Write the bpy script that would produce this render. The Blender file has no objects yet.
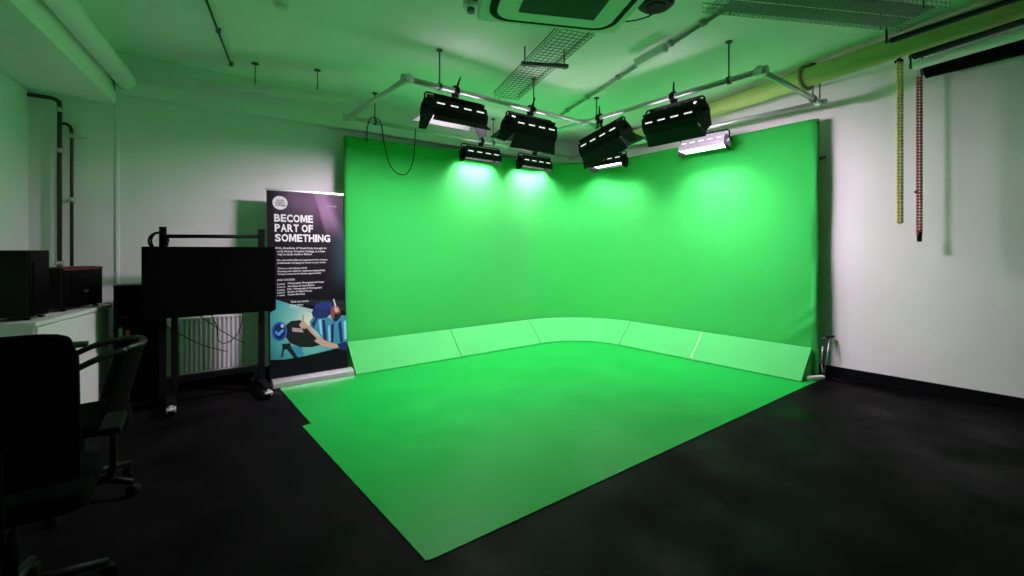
import bpy, math, random
from mathutils import Matrix, Vector
random.seed(7)
R = math.radians
PI = math.pi
SC = bpy.context.scene
COL = SC.collection

# ------------------------------------------------------------------ camera
H = 1.42
F = 462.0
TH = R(38.4)
S_, C_ = math.sin(TH), math.cos(TH)
cam_d = bpy.data.cameras.new('camera')
cam = bpy.data.objects.new('camera', cam_d)
COL.objects.link(cam)
cam.location = (0, 0, H)
cam.rotation_euler = (R(90), 0, -TH)
cam_d.sensor_width = 36.0
cam_d.lens = F / 1024 * 36
cam_d.shift_y = -38 / 1024
cam_d.clip_start = 0.05
SC.camera = cam


def at_z(px, py, z):
    """where the sight line of a photo point meets the level z"""
    d = (z - H) * F / (250 - py)
    lat = d * (px - 512) / F
    return Vector((d * S_ + lat * C_, d * C_ - lat * S_, z))


# ------------------------------------------------------------------ materials
def mat(name, col, rough=0.6, metal=0.0, spec=0.5, noise=0.0, nscale=8.0, rnoise=0.0, bump=0.0, bscale=200.0,
        emit=None, estr=0.0, sheen=0.0):
    m = bpy.data.materials.new(name)
    m.use_nodes = True
    nt = m.node_tree
    b = nt.nodes['Principled BSDF']
    b.inputs['Base Color'].default_value = (*col, 1)
    b.inputs['Roughness'].default_value = rough
    b.inputs['Metallic'].default_value = metal
    b.inputs['Specular IOR Level'].default_value = spec
    if sheen:
        b.inputs['Sheen Weight'].default_value = sheen
        b.inputs['Sheen Roughness'].default_value = 0.5
    if emit:
        b.inputs['Emission Color'].default_value = (*emit, 1)
        b.inputs['Emission Strength'].default_value = estr
    tc = nt.nodes.new('ShaderNodeTexCoord')
    if noise or rnoise:
        n = nt.nodes.new('ShaderNodeTexNoise')
        n.inputs['Scale'].default_value = nscale
        n.inputs['Detail'].default_value = 6
        nt.links.new(tc.outputs['Object'], n.inputs['Vector'])
        if noise:
            mr = nt.nodes.new('ShaderNodeMapRange')
            mr.inputs['From Min'].default_value = 0.3
            mr.inputs['From Max'].default_value = 0.7
            mr.inputs['To Min'].default_value = 1 - noise
            mr.inputs['To Max'].default_value = 1 + noise
            nt.links.new(n.outputs['Fac'], mr.inputs['Value'])
            vm = nt.nodes.new('ShaderNodeVectorMath')
            vm.operation = 'SCALE'
            vm.inputs[0].default_value = col
            nt.links.new(mr.outputs[0], vm.inputs['Scale'])
            nt.links.new(vm.outputs[0], b.inputs['Base Color'])
        if rnoise:
            mr = nt.nodes.new('ShaderNodeMapRange')
            mr.inputs['From Min'].default_value = 0.3
            mr.inputs['From Max'].default_value = 0.7
            mr.inputs['To Min'].default_value = max(0.05, rough - rnoise)
            mr.inputs['To Max'].default_value = min(1, rough + rnoise)
            nt.links.new(n.outputs['Fac'], mr.inputs['Value'])
            nt.links.new(mr.outputs[0], b.inputs['Roughness'])
    if bump:
        n2 = nt.nodes.new('ShaderNodeTexNoise')
        n2.inputs['Scale'].default_value = bscale
        nt.links.new(tc.outputs['Object'], n2.inputs['Vector'])
        bp = nt.nodes.new('ShaderNodeBump')
        bp.inputs['Strength'].default_value = bump
        bp.inputs['Distance'].default_value = 0.004
        nt.links.new(n2.outputs['Fac'], bp.inputs['Height'])
        nt.links.new(bp.outputs[0], b.inputs['Normal'])
    return m


M = {}
M['wall'] = mat('white_wall_paint', (0.86, 0.86, 0.86), 0.75, noise=0.03, nscale=1.5, bump=0.05, bscale=60)
M['ceil'] = mat('white_ceiling_paint', (0.92, 0.92, 0.91), 0.8, noise=0.03, nscale=1.2)
M['carpet'] = mat('black_floor', (0.0038, 0.0037, 0.0038), 0.55, spec=0.032, noise=0.75, nscale=2.0, rnoise=0.25, bump=0.25, bscale=150)
M['skirting'] = mat('black_skirting', (0.003, 0.003, 0.004), 0.55, spec=0.12)
M['screen'] = mat('green_fabric', (0.020, 0.43, 0.062), 0.85, spec=0.25, sheen=0.25, noise=0.03, nscale=1.3, bump=0.08, bscale=400)
M['mat'] = mat('green_vinyl', (0.003, 0.31, 0.034), 0.42, spec=0.14, noise=0.05, nscale=1.7, rnoise=0.10, bump=0.05, bscale=30)
M['cove'] = mat('green_painted_foam', (0.050, 0.42, 0.095), 0.8, spec=0.25, noise=0.04, nscale=3)
M['foam'] = mat('cream_foam', (0.75, 0.68, 0.50), 0.9)
M['black'] = mat('black_metal', (0.0035, 0.0035, 0.004), 0.5, spec=0.18)
M['blackgloss'] = mat('black_gloss', (0.0018, 0.0018, 0.002), 0.4, spec=0.05)
M['blackfab'] = mat('black_mesh_fabric', (0.0025, 0.0025, 0.003), 0.9, spec=0.06, bump=0.2, bscale=300)
M['rubber'] = mat('black_rubber', (0.004, 0.004, 0.004), 0.7, spec=0.12)
M['steel'] = mat('galvanised_steel', (0.62, 0.63, 0.62), 0.42, metal=0.75, noise=0.06, nscale=20)
M['chrome'] = mat('chrome', (0.75, 0.75, 0.75), 0.22, metal=1.0)
M['darksteel'] = mat('dark_steel', (0.10, 0.11, 0.10), 0.5, metal=0.6)
M['white'] = mat('white_plastic', (0.80, 0.80, 0.79), 0.45)
M['whitemetal'] = mat('white_enamel', (0.80, 0.80, 0.80), 0.4)
M['lilac'] = mat('silver_enamel_lit_lilac', (0.50, 0.40, 0.54), 0.5)  # silver housing; lilac glow of its diffuser is put into the colour
M['grey'] = mat('grey_plastic', (0.10, 0.105, 0.10), 0.5)
M['chair'] = mat('charcoal_plastic', (0.006, 0.007, 0.0065), 0.4, spec=0.35)
M['cream'] = mat('cream_pipe_paint', (0.62, 0.60, 0.24), 0.55, noise=0.04, nscale=4)
M['rust'] = mat('tan_flange', (0.38, 0.26, 0.10), 0.7)
M['galvpanel'] = mat('tray_steel', (0.34, 0.36, 0.35), 0.6, metal=0.3)
M['yellow'] = mat('yellow_bead_plastic', (0.80, 0.62, 0.10), 0.5)
M['red'] = mat('red_bead_plastic', (0.62, 0.10, 0.10), 0.5)
M['redglow'] = mat('red_case_trim', (0.22, 0.006, 0.012), 0.5)
M['silver'] = mat('silver_tube', (0.62, 0.64, 0.64), 0.3, metal=0.8)
M['copper'] = mat('dull_pipe', (0.07, 0.055, 0.045), 0.4, metal=0.7)
M['lamp'] = mat('lit_diffuser', (0.9, 0.9, 0.9), 0.5, emit=(1, 0.97, 1.0), estr=9.0)
M['slot'] = mat('lit_slot', (0.9, 0.9, 0.9), 0.5, emit=(1, 0.93, 0.97), estr=0.75)
M['ceiling_fill'] = mat('added_ceiling_glow', (0.9, 0.9, 0.9), 0.5, emit=(1, 0.80, 0.95), estr=8.0)  # added emitter on the housings that lifts the ceiling brightness
M['glinting'] = mat('chrome_glint_grey', (0.65, 0.67, 0.65), 0.35, metal=0.3)  # chrome glints on the casters put into a pale grey colour
M['far_tone'] = mat('brightened_barn_door', (0.30, 0.29, 0.31), 0.5)  # black far door lightened so the lamplight on it shows as a white strip
M['door'] = mat('black_barn_door', (0.025, 0.025, 0.028), 0.6, spec=0.15)
M['binder_green'] = mat('green_binder_card', (0.25, 0.55, 0.35), 0.6)
M['binder_red'] = mat('red_binder_card', (0.40, 0.08, 0.05), 0.6)
M['print_white'] = mat('white_print', (0.78, 0.76, 0.80), 0.5)
M['print_pale'] = mat('pale_print', (0.30, 0.27, 0.32), 0.5)
M['print_ink'] = mat('ink_print', (0.03, 0.02, 0.04), 0.5)


# ------------------------------------------------------------------ mesh building
class MB:
    def __init__(self, M0=None):
        self.v, self.f, self.s = [], [], []
        self.M = M0 or Matrix.Identity(4)

    def add(self, verts, faces, smooth=False):
        n = len(self.v)
        self.v += [tuple(self.M @ Vector(p)) for p in verts]
        for f in faces:
            self.f.append([n + i for i in f])
            self.s.append(smooth)
        return self

    def box(self, c, s, rot=None):
        hx, hy, hz = s[0] / 2, s[1] / 2, s[2] / 2
        vs = [Vector((x, y, z)) for x in (-hx, hx) for y in (-hy, hy) for z in (-hz, hz)]
        if rot is not None:
            vs = [rot @ p for p in vs]
        c = Vector(c)
        return self.add([c + p for p in vs],
                        [(0, 1, 3, 2), (4, 6, 7, 5), (0, 4, 5, 1), (2, 3, 7, 6), (0, 2, 6, 4), (1, 5, 7, 3)])

    def bar(self, a, b, w, h):
        """box section between two points, h measured upwards"""
        a, b = Vector(a), Vector(b)
        t = (b - a).normalized()
        up = Vector((0, 0, 1)) if abs(t.z) < 0.95 else Vector((0, 1, 0))
        sd = t.cross(up).normalized()
        up = sd.cross(t).normalized()
        vs = []
        for p in (a, b):
            for i, j in ((-1, -1), (1, -1), (1, 1), (-1, 1)):
                vs.append(p + sd * (i * w / 2) + up * (j * h / 2))
        return self.add(vs, [(0, 1, 2, 3), (7, 6, 5, 4), (0, 4, 5, 1), (1, 5, 6, 2), (2, 6, 7, 3), (3, 7, 4, 0)])

    def tube(self, pts, r, seg=10, closed=False, radii=None):
        pts = [Vector(p) for p in pts]
        n = len(pts)
        rings = []
        prev = None
        for i, p in enumerate(pts):
            if closed:
                t = pts[(i + 1) % n] - pts[i - 1]
            else:
                t = pts[min(i + 1, n - 1)] - pts[max(i - 1, 0)]
            t.normalize()
            if prev is None:
                a = Vector((0, 0, 1)) if abs(t.z) < 0.9 else Vector((1, 0, 0))
                u = t.cross(a).normalized()
            else:
                u = (prev - t * prev.dot(t)).normalized()
            prev = u
            w = t.cross(u)
            rr = radii[i] if radii else r
            rings.append([p + (u * math.cos(2 * PI * k / seg) + w * math.sin(2 * PI * k / seg)) * rr for k in range(seg)])
        vs = [q for ring in rings for q in ring]
        fs = []
        for i in range(n if closed else n - 1):
            j = (i + 1) % n
            for k in range(seg):
                k2 = (k + 1) % seg
                fs.append((i * seg + k, i * seg + k2, j * seg + k2, j * seg + k))
        self.add(vs, fs, True)
        if not closed:
            base = len(self.v) - len(vs)
            self.f.append([base + k for k in range(seg)][::-1]); self.s.append(False)
            self.f.append([base + (n - 1) * seg + k for k in range(seg)]); self.s.append(False)
        return self

    def prism(self, poly, fn, h0, h1, smooth_sides=False):
        """poly: 2-D outline; fn(a, b, h) -> 3-D point"""
        n = len(poly)
        vs = [fn(a, b, h0) for a, b in poly] + [fn(a, b, h1) for a, b in poly]
        n0 = len(self.v)
        self.add(vs, [])
        self.f.append([n0 + i for i in range(n)][::-1]); self.s.append(False)
        self.f.append([n0 + n + i for i in range(n)]); self.s.append(False)
        for i in range(n):
            j = (i + 1) % n
            self.f.append([n0 + i, n0 + j, n0 + n + j, n0 + n + i]); self.s.append(smooth_sides)
        return self

    def ball(self, c, r, seg=10, rings=6, sz=1.0):
        c = Vector(c)
        vs = [c + Vector((0, 0, r * sz))]
        for i in range(1, rings):
            a = PI * i / rings
            for k in range(seg):
                b = 2 * PI * k / seg
                vs.append(c + Vector((r * math.sin(a) * math.cos(b), r * math.sin(a) * math.sin(b), r * math.cos(a) * sz)))
        vs.append(c - Vector((0, 0, r * sz)))
        fs = [(0, 1 + k, 1 + (k + 1) % seg) for k in range(seg)]
        for i in range(rings - 2):
            for k in range(seg):
                a, b = 1 + i * seg + k, 1 + i * seg + (k + 1) % seg
                fs.append((a, a + seg, b + seg, b))
        e = len(vs) - 1
        l = 1 + (rings - 2) * seg
        fs += [(e, l + (k + 1) % seg, l + k) for k in range(seg)]
        return self.add(vs, fs, True)

    def grid(self, nu, nv, fn, smooth=True):
        vs = [fn(i / nu, j / nv) for i in range(nu + 1) for j in range(nv + 1)]
        fs = []
        for i in range(nu):
            for j in range(nv):
                a = i * (nv + 1) + j
                fs.append((a, a + nv + 1, a + nv + 2, a + 1))
        return self.add(vs, fs, smooth)

    def build(self, name, m, parent=None, bevel=0.0, solid=0.0, seg=2, subsurf=0):
        vs = self.v
        loc = Vector((0, 0, 0))
        if parent is None and vs:
            xs = [p[0] for p in vs]; ys = [p[1] for p in vs]; zs = [p[2] for p in vs]
            loc = Vector(((min(xs) + max(xs)) / 2, (min(ys) + max(ys)) / 2, min(zs)))
            vs = [(p[0] - loc.x, p[1] - loc.y, p[2] - loc.z) for p in vs]
        me = bpy.data.meshes.new(name)
        me.from_pydata(vs, [], self.f)
        me.polygons.foreach_set('use_smooth', self.s)
        me.materials.append(M[m] if isinstance(m, str) else m)
        me.update()
        o = bpy.data.objects.new(name, me)
        COL.objects.link(o)
        o.parent = parent
        o.location = loc
        if solid:
            md = o.modifiers.new('thickness', 'SOLIDIFY'); md.thickness = solid; md.offset = 0
        if bevel:
            md = o.modifiers.new('bevel', 'BEVEL'); md.width = bevel; md.segments = seg; md.limit_method = 'ANGLE'
            md.harden_normals = False
        if subsurf:
            md = o.modifiers.new('sub', 'SUBSURF'); md.levels = subsurf; md.render_levels = subsurf
        return o


def tag(o, label=None, cat=None, group=None, kind=None):
    if label: o['label'] = label
    if cat: o['category'] = cat
    if group: o['group'] = group
    if kind: o['kind'] = kind
    return o


def thing(name, label, cat, loc=(0, 0, 0), rz=0.0, group=None):
    o = bpy.data.objects.new(name, None)
    o.empty_display_size = 0.1
    COL.objects.link(o)
    o.location = loc
    o.rotation_euler = (0, 0, rz)
    return tag(o, label, cat, group)


def struct(name, mb, m, **kw):
    return tag(mb.build(name, m, **kw), kind='structure')


def copy_tree(o, parent=None):
    c = o.copy()
    COL.objects.link(c)
    c.parent = parent
    for ch in list(o.children):
        copy_tree(ch, c)
    return c


def xyh(a, b, h):
    return (a, b, h)


def arc(cx, cy, r, a0, a1, n):
    return [(cx + r * math.cos(a0 + (a1 - a0) * i / n), cy + r * math.sin(a0 + (a1 - a0) * i / n)) for i in range(n + 1)]


def roundrect(w, h, r, n=6):
    p = []
    for cx, cy, a in ((w / 2 - r, h / 2 - r, 0), (-w / 2 + r, h / 2 - r, PI / 2), (-w / 2 + r, -h / 2 + r, PI), (w / 2 - r, -h / 2 + r, 1.5 * PI)):
        p += arc(cx, cy, r, a, a + PI / 2, n)
    return p


def bez(pts, n=24):
    """smooth Catmull-Rom curve through points"""
    pts = [Vector(p) for p in pts]
    P = [pts[0] * 2 - pts[1]] + pts + [pts[-1] * 2 - pts[-2]]
    out = []
    seg = len(pts) - 1
    for s in range(seg):
        p0, p1, p2, p3 = P[s:s + 4]
        m = max(2, n // seg)
        for i in range(m):
            t = i / m
            out.append(0.5 * ((2 * p1) + (p2 - p0) * t + (2 * p0 - 5 * p1 + 4 * p2 - p3) * t * t + (3 * p1 - p0 - 3 * p2 + p3) * t ** 3))
    out.append(pts[-1])
    return out


# ------------------------------------------------------------------ the room
CZ = 3.30
XR = 6.04
YB = 5.75
YF = -2.2


def wall_left_x(y):
    return -0.80 + 0.17 * (y - YB)


struct('floor', MB().box((2.0, 1.8, -0.05), (8.9, 8.6, 0.10)), 'carpet')
struct('ceiling', MB().box((2.0, 1.8, CZ + 0.05), (8.9, 8.6, 0.10)), 'ceil')
struct('wall_back', MB().box((2.0, YB + 0.06, CZ / 2), (8.9, 0.12, CZ)), 'wall')
struct('wall_right', MB().box((XR + 0.06, 1.8, CZ / 2), (0.12, 8.2, CZ)), 'wall')
struct('wall_left', MB().prism([(wall_left_x(YB), YB), (wall_left_x(YF), YF), (wall_left_x(YF) - .12, YF), (wall_left_x(YB) - .12, YB)], xyh, 0, CZ), 'wall')
struct('wall_front', MB().box((2.0, YF - 0.06, CZ / 2), (8.9, 0.12, CZ)), 'wall')
# bulkhead over the left side
bk = lambda y: -0.247 + 0.18 * (y - 5.62)
struct('trim_1', MB().prism([(bk(YB), YB), (wall_left_x(YB), YB), (wall_left_x(YF), YF), (bk(YF), YF)], xyh, 2.80, CZ), 'ceil')
# boxed-in ledge along the back wall
struct('trim_2', MB().box(((bk(YB) + XR) / 2, YB - 0.05, 2.96), (XR - bk(YB), 0.10, 0.12)), 'wall', bevel=0.006)
# slim corner bead where the alcove ends
struct('trim_3', MB().prism([(bk(YB) - 0.0, YB), (bk(YB) + 0.03, YB), (bk(YB) + 0.025, YB - 0.012), (bk(YB) + .005, YB - 0.014)], xyh, 0.0, 2.80), 'wall')
struct('baseboard_right', MB().box((XR - 0.009, 1.8, 0.06), (0.018, 7.9, 0.12)), 'skirting', bevel=0.003)
struct('baseboard_back', MB().box((2.6, YB - 0.009, 0.06), (6.85, 0.018, 0.12)), 'skirting', bevel=0.003)

# ------------------------------------------------------------------ green screen, cove blocks, mat
CX, CY = 4.69, 4.38
RS = 1.13
L1_, L2_, L3_ = CX - 1.84, RS * PI / 2, CY - 1.90
LT = L1_ + L2_ + L3_


def path(s, r=RS):
    """plan position and outward normal along the backdrop, r = offset from corner centre"""
    if s < L1_:
        return (1.84 + s, CY + r), (0, 1)
    if s < L1_ + L2_:
        a = PI / 2 - (s - L1_) / RS
        return (CX + r * math.cos(a), CY + r * math.sin(a)), (math.cos(a), math.sin(a))
    return (CX + r, CY - (s - L1_ - L2_)), (1, 0)


def top_z(s):
    return 2.78 + 0.10 * s / LT


def fabric(u, v):
    s = u * LT
    (x, y), (nx, ny) = path(min(s, LT))
    z = 0.01 + v * (top_z(s) - 0.01)
    d = 0.0008 * math.sin(s * 9.0 + 0.6 * math.sin(z * 2)) * (0.4 + 0.6 * (1 - v)) + 0.0004 * math.sin(s * 23 + z * 1.5)
    d += 0.003 * math.sin(s * 2.3 + 1.0)
    e = LT - s
    # slack folds at the lower right end
    if e < 0.55:
        k = (1 - e / 0.55)
        g = math.exp(-((z - (0.42 + 0.75 * (0.30 - e))) / 0.05) ** 2) + 0.7 * math.exp(-((z - (0.62 + 0.9 * (0.22 - e))) / 0.045) ** 2)
        d -= 0.022 * g * k
    if e < 0.03:
        d += 0.02 * (1 - e / 0.03) + 0.02 * math.sin(z * 5)
    if s < 0.03:
        d += 0.02 * (1 - s / 0.03)
    return (x + nx * d, y + ny * d, z)


scr = thing('green_screen', 'tall green chroma key backdrop curving round the corner of the room', 'green screen', (4.4, 5.3, 0))
off = Matrix.Translation(-scr.location)
MB(off).grid(260, 60, fabric).build('backdrop', 'screen', scr, solid=0.004)
rail = [(*path(LT * i / 60, RS + 0.035)[0], top_z(LT * i / 60) - 0.05) for i in range(61)]
MB(off).tube(rail, 0.015, 8).build('top_rail', 'darksteel', scr)
for s in (0.06, LT - 0.06):
    p, _ = path(s, RS + 0.035)
    MB(off).tube([(p[0], p[1], 0), (p[0], p[1], top_z(s) - 0.04)], 0.014, 8).build('post', 'darksteel', scr)
p = Vector((CX + RS + 0.05, 1.91, 2.45))
MB(off).box(p + Vector((0.06, -0.02, 0)), (0.14, 0.02, 0.03), Matrix.Rotation(R(-12), 3, 'Y')).build('tie_strap', 'black', scr)

# cove wedges along the foot of the screen
RB, RT = 0.80, 1.10


def cove(s0, s1, label, n=1, foam=False):
    t = thing('cove_block', label, 'cove block', (*path((s0 + s1) / 2, (RB + RT) / 2)[0], 0.008), 0, 'angled green blocks along the foot of the backdrop')
    o = Matrix.Translation(-t.location)
    hh = 0.335
    ss = [s0 + (s1 - s0) * i / n for i in range(n + 1)]
    mb = MB(o)
    vs = []
    for s in ss:
        for r, z in ((RB, 0.008), (RB, 0.020), (RT - 0.010, hh), (RT, hh), (RT, 0.008)):
            (x, y), _ = path(s, r)
            vs.append((x, y, z))
    fs = []
    for i in range(n):
        for k in range(5):
            k2 = (k + 1) % 5
            fs.append((i * 5 + k, i * 5 + k2, i * 5 + 5 + k2, i * 5 + 5 + k))
    fs += [(4, 3, 2, 1, 0), tuple(n * 5 + k for k in range(5))]
    mb.add(vs, fs)
    mb.build('wedge', 'cove', t, bevel=0.002)
    if foam:
        fb = MB(o)
        vs = []
        for s in (s0 - 0.006, s0 - 0.0005):
            for r, z in ((RB + 0.004, 0.012), (RB + 0.004, 0.022), (RT - 0.012, hh - 0.003), (RT, hh - 0.003), (RT, 0.012)):
                (x, y), _ = path(s, r)
                vs.append((x, y, z))
        fb.add(vs, [(0, 1, 6, 5), (1, 2, 7, 6), (2, 3, 8, 7), (3, 4, 9, 8), (4, 0, 5, 9), (4, 3, 2, 1, 0), (5, 6, 7, 8, 9)])
        fb.build('foam_edge', 'foam', t)['label'] = 'bare cream foam end'
    return t


sB = L1_ + L2_
cove(0.02, 1.416, 'straight green cove block nearest the pull-up banner')
cove(1.424, L1_ - 0.03, 'second green cove block from the banner, just before the curved one')
cove(L1_ - 0.022, sB - 0.008, 'curved green cove block filling the corner', n=20)
cove(sB, sB + 1.140, 'straight green cove block between curved corner and cream foam seam')
cove(sB + 1.150, sB + 2.43, 'rightmost green cove block, ending beside the white power strip', foam=True)

mt = MB().prism([(0.985, 3.95), (1.000, 1.895), (1.03, 1.885), (5.78, 1.865), (5.80, 1.90), (5.80, 5.49), (1.10, 5.49), (1.075, 5.20), (1.055, 3.97)], xyh, 0.0, 0.006)
tag(mt.build('floor_mat', 'mat'), 'bright green floor mat spread in front of the backdrop', 'floor mat')

# ------------------------------------------------------------------ lighting grid
ZG = 2.95
X0, X1, X2 = 1.83, 4.12, 5.50
Y0, Y1, Y2 = 1.77, 3.82, 5.355
rig = thing('lighting_grid', 'galvanised pipe lighting grid hung from the ceiling above the green area', 'lighting grid', (3.7, 3.6, 2.93))
off = Matrix.Translation(-rig.location)
pr = 0.026
for a, b in (((X0 - .02, Y1), (X2 + .05, Y1)), ((X0 - .02, Y2), (X2 + .02, Y2)), ((X0, Y1), (X0, Y2)),
             ((X1, Y0), (X1, Y2)), ((X2, Y0 - .02), (X2, Y2)), ((X1, Y0), (X2 + .02, Y0))):
    MB(off).tube([(*a, ZG), (*b, ZG)], pr, 12).build('pipe', 'steel', rig)
for x, y in ((X0, Y1), (X0, Y2), (X1, Y1), (X1, Y2), (X1, Y0), (X2, Y0), (X2, Y1), (X2, Y2)):
    mb = MB(off)
    mb.tube([(x - .05, y, ZG), (x + .05, y, ZG)], 0.036, 12)
    mb.tube([(x, y - .05, ZG), (x, y + .05, ZG)], 0.036, 12)
    mb.build('pipe_clamp', 'steel', rig)
for x, y in ((2.16, Y1), (3.33, Y1), (X1, 2.05), (4.36, Y1), (5.28, Y0), (5.47, Y0), (2.15, Y2), (3.9, Y2), (X2, 3.4)):
    mb = MB(off)
    mb.tube([(x, y, ZG + .02), (x, y, CZ)], 0.007, 8)
    mb.tube([(x, y, CZ - .012), (x, y, CZ)], 0.03, 10)
    mb.build('hanger_rod', 'darksteel', rig)
    along_x = y in (Y0, Y1, Y2)
    d = Vector((.014, 0, 0)) if along_x else Vector((0, .014, 0))
    MB(off).tube([Vector((x, y, ZG)) - d, Vector((x, y, ZG)) + d], 0.036, 12).build('hanger_clamp', 'darksteel', rig)


# ------------------------------------------------------------------ fixtures
def fixture(label, x, y, rz, key=True, tilt=0.0, roll=0.0, drop=0.0, power=30, W=0.58, body='black', near=15, far=50, side=25,
            spread=160, slots=4, wl=0.12, wa=None, nl=0.15, wr=None, far_tone='black', fl=0.17):
    """fluorescent bank light hooked under a grid pipe; local -y faces the room"""
    t = thing('studio_light', label, 'studio light', (x, y, ZG), rz, 'studio lights on the ceiling grid')
    # hook clamp around the pipe
    mb = MB()
    ring = [(0, 0.040 * math.cos(a), 0.040 * math.sin(a)) for a in [R(-70 + 320 * i / 14) for i in range(15)]]
    for dx in (-0.012, 0.012):
        mb.tube([(dx, q[1], q[2]) for q in ring], 0.009, 6)
    mb.box((0, 0, -0.052), (0.05, 0.05, 0.03))
    mb.tube([(0, 0.03, 0.0), (0, 0.10, 0.03)], 0.006, 6)
    mb.tube([(-.03, 0.10, 0.03), (.03, 0.10, 0.03)], 0.006, 6)
    mb.tube([(.01, -.02, .035), (.025, -.04, .10), (.03, -.05, .125)], .007, 6, radii=[.011, .008, .005])
    mb.box((0, -.045, -.01), (.035, .03, .06))
    mb.build('clamp', 'black', t)
    RR = Matrix.Rotation(roll, 4, 'Y')
    zc = -0.20 - drop
    yk = MB(RR)
    zt = -0.075 - drop
    yk.tube([(0, 0, -0.05), (0, 0, zt)], 0.012, 8)
    yk.tube([(-W / 2 - .035, 0, zc), (-W / 2 - .035, 0, zt - .02), (-W / 2 - .015, 0, zt), (W / 2 + .015, 0, zt), (W / 2 + .035, 0, zt - .02), (W / 2 + .035, 0, zc)], 0.009, 8)
    yk.build('yoke', 'black', t)
    Mh = RR @ Matrix.Translation((0, 0, zc)) @ Matrix.Rotation(tilt, 4, 'X')
    hb, hw = (0.075, 0.13) if key else (0.062, 0.085)
    # hollow housing: a channel open at the bottom with end plates
    prof = [(-hw, -hb), (-hw, -0.01), (-hw * .62, hb), (hw * .62, hb), (hw, -0.01), (hw, -hb), (hw - .008, -hb), (hw - .008, -0.012),
            (hw * .62 - .004, hb - .008), (-hw * .62 + .004, hb - .008), (-hw + .008, -0.012), (-hw + .008, -hb)]
    mb = MB(Mh)
    mb.prism(prof, lambda a, b, h: (h, a, b), -W / 2, W / 2)
    for sx in (-1, 1):
        mb.prism([(-hw, -hb), (-hw, -0.01), (-hw * .62, hb), (hw * .62, hb), (hw, -0.01), (hw, -hb)], lambda a, b, h: (h, a, b), sx * W / 2, sx * (W / 2 + .012))
        mb.tube([(sx * (W / 2 + .01), 0, 0), (sx * (W / 2 + .045), 0, 0)], 0.022, 12)
    # cooling fins, and raised lips added to hide the glow strip
    for sy in (-1, 1):
        mb.box((0, sy * hw * .52, hb + .018), (W - .02, .006, .040))
    for k in range(7):
        xx = -W / 2 + .06 + (W - .12) * k / 6
        mb.box((xx, 0, hb + .006), (0.006, hw * 1.1, 0.012))
    mb.build('housing', body, t)
    # added glow strip facing up, there to brighten the ceiling
    MB(Mh).box((0, 0, hb + .003), (W - .08, hw * .5, 0.004)).build('ceiling_glow', 'ceiling_fill', t)['label'] = 'added upward glow strip'
    # diffuser
    MB(Mh).box((0, 0, -hb + .030), (W - .02, hw * 2 - .02, 0.006)).build('diffuser', 'lamp', t)
    # lit slots on the sloping face
    a = math.atan2(hb + .01, hw * .38)
    rot = Matrix.Rotation(a - PI / 2, 3, 'X')
    for k in range(slots):
        xx = -W / 2 + W * (k + .5) / slots
        MB(Mh).box((xx, -hw * .81 - .0015, hb * .47), (W / slots * .56, 0.004, 0.012), Matrix.Rotation(-(PI / 2 - a), 3, 'X')).build('vent_slot', 'slot', t)['label'] = 'bright vent slot'
    for sx in (-1, 1):
        MB(Mh).tube([(sx * (W / 2 + .045), 0, 0), (sx * (W / 2 + .065), 0, 0)], 0.018, 8).build('knob', 'rubber', t)

    # barn doors
    def leaf(sy, ang, ln, m='door'):
        Md = Mh @ Matrix.Translation((0, sy * hw, -hb)) @ Matrix.Rotation(sy * R(ang), 4, 'X')
        q = MB(Md)
        q.prism([(-W / 2 + .005, 0), (W / 2 - .005, 0), (W / 2 + .03, -ln), (-W / 2 - .03, -ln)], lambda a, b, h: (a, h, b), -.003, .003)
        for xx in (-W * .35, 0, W * .35):
            q.tube([(xx - .03, 0, 0), (xx + .03, 0, 0)], 0.007, 6)
        q.build('barn_door', m, t)

    def wing(sx, ang, ln):
        Md = Mh @ Matrix.Translation((sx * (W / 2 + .004), 0, -hb)) @ Matrix.Rotation(-sx * R(ang), 4, 'Y')
        q = MB(Md)
        q.prism([(-hw + .005, 0), (hw - .005, 0), (hw * .55, -ln), (-hw * .55, -ln)], lambda a, b, h: (h, a, b), -.003, .003)
        q.build('barn_door', 'black', t)
    if near is not None: leaf(-1, near, nl if key else 0.07)
    if far is not None: leaf(1, far, fl if key else 0.07, far_tone)
    if side is not None:
        wing(-1, side if wa is None else wa, wl if key else 0.06); wing(1, side if wr is None else wr, 0.12 if key else 0.06)
    # tubes' light
    ld = bpy.data.lights.new('tube_light', 'AREA')
    ld.shape = 'RECTANGLE'
    ld.size = W - .03
    ld.size_y = hw * 2 - .03
    ld.energy = power
    ld.color = (1.0, 0.74, 0.95)
    ld.spread = R(spread)
    lo = bpy.data.objects.new('tube_light', ld)
    COL.objects.link(lo)
    lo.parent = t
    lo.matrix_local = Mh @ Matrix.Translation((0, 0, -hb + .022))
    return t


KP, CP = 46, 22
fixture('leftmost black studio light on the front pipe, bright lit strip below it', 2.33, Y1, 0, tilt=R(14), power=KP * 1.7, near=50, far=58, wl=.14, wa=12, nl=.07, fl=.12, far_tone='far_tone')
fixture('second black studio light from the left on the front pipe, above the smallest centre light', 3.28, Y1, 0, tilt=R(22), power=KP * .35, near=4, far=44)
fixture('strongly tilted black studio light hung near the pipe junction', X1, 3.56, R(-90), tilt=R(22), roll=R(-13), power=KP * .35, near=4, far=44, drop=0.055)
fixture('large black studio light on the right-hand pipe, just above the pale lilac light', X1, 2.605, R(-90), tilt=R(36), power=KP * 1.0, near=-6, far=None, wr=2)
fixture('low slim black light over the left half of the backdrop', 3.69, Y2, 0, key=False, tilt=R(5), power=CP, near=None, far=None, spread=130)
fixture('low slim black light over the backdrop close to its corner', 4.69, Y2, 0, key=False, tilt=R(5), power=CP, near=None, far=None, spread=130)
fixture('slim black light with a bright lit underside just right of the backdrop corner', X2, 4.58, R(-90), key=False, tilt=R(-6), power=CP, near=None, far=None, spread=130)
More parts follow.
